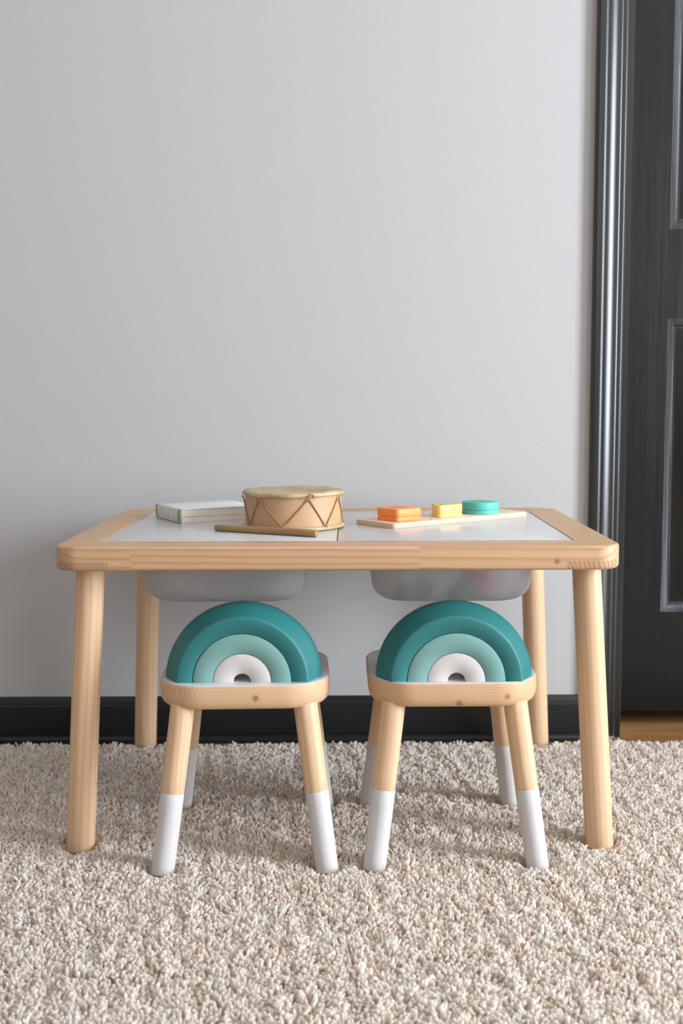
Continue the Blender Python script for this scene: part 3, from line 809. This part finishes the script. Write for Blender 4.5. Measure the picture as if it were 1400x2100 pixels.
# ------------------------------------------------------------------ shag rug
def build_rug():
    rs = np.random.RandomState(11)
    X0, X1, Y0, Y1 = -1.05, 1.15, -2.15, -.093
    def field(xmin, xmax, ymin, ymax, sp):
        nx, ny = int((xmax-xmin)/sp), int((ymax-ymin)/sp)
        gx_, gy_ = np.meshgrid(np.arange(nx)+.5, np.arange(ny)+.5)
        p = np.stack([gx_.ravel()*sp+xmin, gy_.ravel()*sp+ymin], 1)
        return p + rs.uniform(-.5, .5, p.shape)*sp
    dense = field(-.72, .76, -1.24, Y1, .0041)
    coarse = field(X0, X1, Y0, Y1, .0085)
    ins = (coarse[:, 0] > -.72) & (coarse[:, 0] < .76) & (coarse[:, 1] > -1.24)
    coarse = coarse[~ins]
    P_ = np.concatenate([dense, coarse]); fat = np.concatenate([np.ones(len(dense)), np.full(len(coarse), 1.75)])
    n = len(P_)
    # smooth direction field: sums of sines with random phases
    def smooth(scale, k, seed):
        r2 = np.random.RandomState(seed); out = np.zeros(n)
        for _ in range(k):
            a = r2.uniform(0, 2*np.pi); f = scale*r2.uniform(.6, 1.5)
            out += np.sin((P_[:, 0]*np.cos(a)+P_[:, 1]*np.sin(a))*f*2*np.pi + r2.uniform(0, 6.28))
        return out/np.sqrt(k/2)
    lx = .18*smooth(9, 7, 1) + .26*smooth(34, 9, 2) + rs.normal(0, .30, n)
    ly = .18*smooth(9, 7, 3) + .26*smooth(34, 9, 4) + rs.normal(0, .30, n) - .05
    Ln = .0150*(1 + .06*smooth(7, 7, 5) + .10*smooth(26, 9, 6)) * rs.uniform(.82, 1.15, n)
    keep = np.ones(n, bool)
    for (cx_, cy_, r) in LEGS_ON_RUG:
        dx, dy = P_[:, 0]-cx_, P_[:, 1]-cy_; dd = np.hypot(dx, dy)
        keep &= dd > r+.0022
        near = dd < r+.016
        f = np.clip((dd-r)/.016, 0, 1)
        ux, uy = dx/np.maximum(dd, 1e-6), dy/np.maximum(dd, 1e-6)
        lx = np.where(near, lx*f + ux*1.1*(1-f), lx); ly = np.where(near, ly*f + uy*1.1*(1-f), ly)
        Ln = np.where(near, Ln*(.55+.45*f), Ln)
    # edge strands lean out a little
    e = np.clip((P_[:, 1]-(Y1-.02))/.02, 0, 1); ly = ly*(1-.6*e) + .25*e
    P_, fat, lx, ly, Ln = P_[keep], fat[keep], lx[keep], ly[keep], Ln[keep]; n = len(P_)
    lean = np.stack([lx, ly], 1); mag = np.linalg.norm(lean, axis=1, keepdims=True); lean = lean*np.minimum(1, 1.25/np.maximum(mag, 1e-6))
    curl = rs.normal(0, .30, (n, 2))
    R = 5; S = 4
    ts = np.linspace(0, 1, R)
    rad = np.array([1.0, 1.15, 1.3, 1.4, 1.2])*.00150
    cen = np.zeros((n, R, 3))
    slope = np.sqrt(1+(lean**2).sum(1))
    for i, t in enumerate(ts):
        # starts upright, bends over
        h = lean*(t**1.6)[..., None] if False else lean*(t**1.5) + curl*np.sin(t*np.pi)*.35
        cen[:, i, 0] = P_[:, 0] + Ln*h[:, 0]*.62
        cen[:, i, 1] = P_[:, 1] + Ln*h[:, 1]*.62
        cen[:, i, 2] = .0068 + Ln*(t - .16*t*t*(slope-1)*1.6)
    rr = (rs.uniform(.85, 1.2, n)*fat)[:, None]*rad[None]
    tan = np.gradient(cen, axis=1); tan /= np.linalg.norm(tan, axis=2, keepdims=True)
    ref = np.array([1.0, 0, 0]); u = ref - tan*(tan@ref)[..., None]; u /= np.maximum(np.linalg.norm(u, axis=2, keepdims=True), 1e-6)
    v = np.cross(tan, u)
    off = rs.uniform(0, 2*np.pi, n)
    verts = np.zeros((n, R, S, 3), np.float32)
    for k in range(S):
        a = off + 2*np.pi*k/S
        verts[:, :, k] = cen + (u*np.cos(a)[:, None, None] + v*np.sin(a)[:, None, None])*rr[..., None]
    base = (np.arange(n)*R*S)[:, None, None]
    i_, k_ = np.meshgrid(np.arange(R-1), np.arange(S), indexing='ij')
    k2 = (k_+1) % S
    q = np.stack([i_*S+k_, i_*S+k2, (i_+1)*S+k2, (i_+1)*S+k_], -1).reshape(-1, 4)
    q = np.concatenate([q, np.array([[(R-1)*S+k for k in range(S)]])])
    faces = (base + q[None]).reshape(-1, 4).astype(np.int32)
    # backing cloth as part of the same mesh's neighbour object
    me = bpy.data.meshes.new('shag_pile'); nv = n*R*S; nf = len(faces)
    me.vertices.add(nv); me.vertices.foreach_set('co', verts.ravel())
    me.loops.add(nf*4); me.loops.foreach_set('vertex_index', faces.ravel())
    me.polygons.add(nf); me.polygons.foreach_set('loop_start', np.arange(nf, dtype=np.int32)*4)
    me.polygons.foreach_set('use_smooth', np.ones(nf, bool))
    me.update(calc_edges=True)
    at = me.attributes.new('strand', 'FLOAT', 'POINT')
    at.data.foreach_set('value', np.repeat(rs.uniform(0, 1, n).astype(np.float32), R*S))
    me.materials.append(RUG)
    bm = B(); slab(bm, X1-X0, Y1-Y0, .01, [(0, .0005), (0, .0070), (.0010, GZ-.0002)], 4, (X0+X1)/2, (Y0+Y1)/2)
    rug = obj('shag_rug', bm, RUG_BACK); tag(rug, 'cream shag rug covering the floor under the table and stools', 'rug')
    pile = bpy.data.objects.new('pile', me); C.objects.link(pile); pile.parent = rug; pile['kind'] = 'stuff'
    print('strands', n)
build_rug()
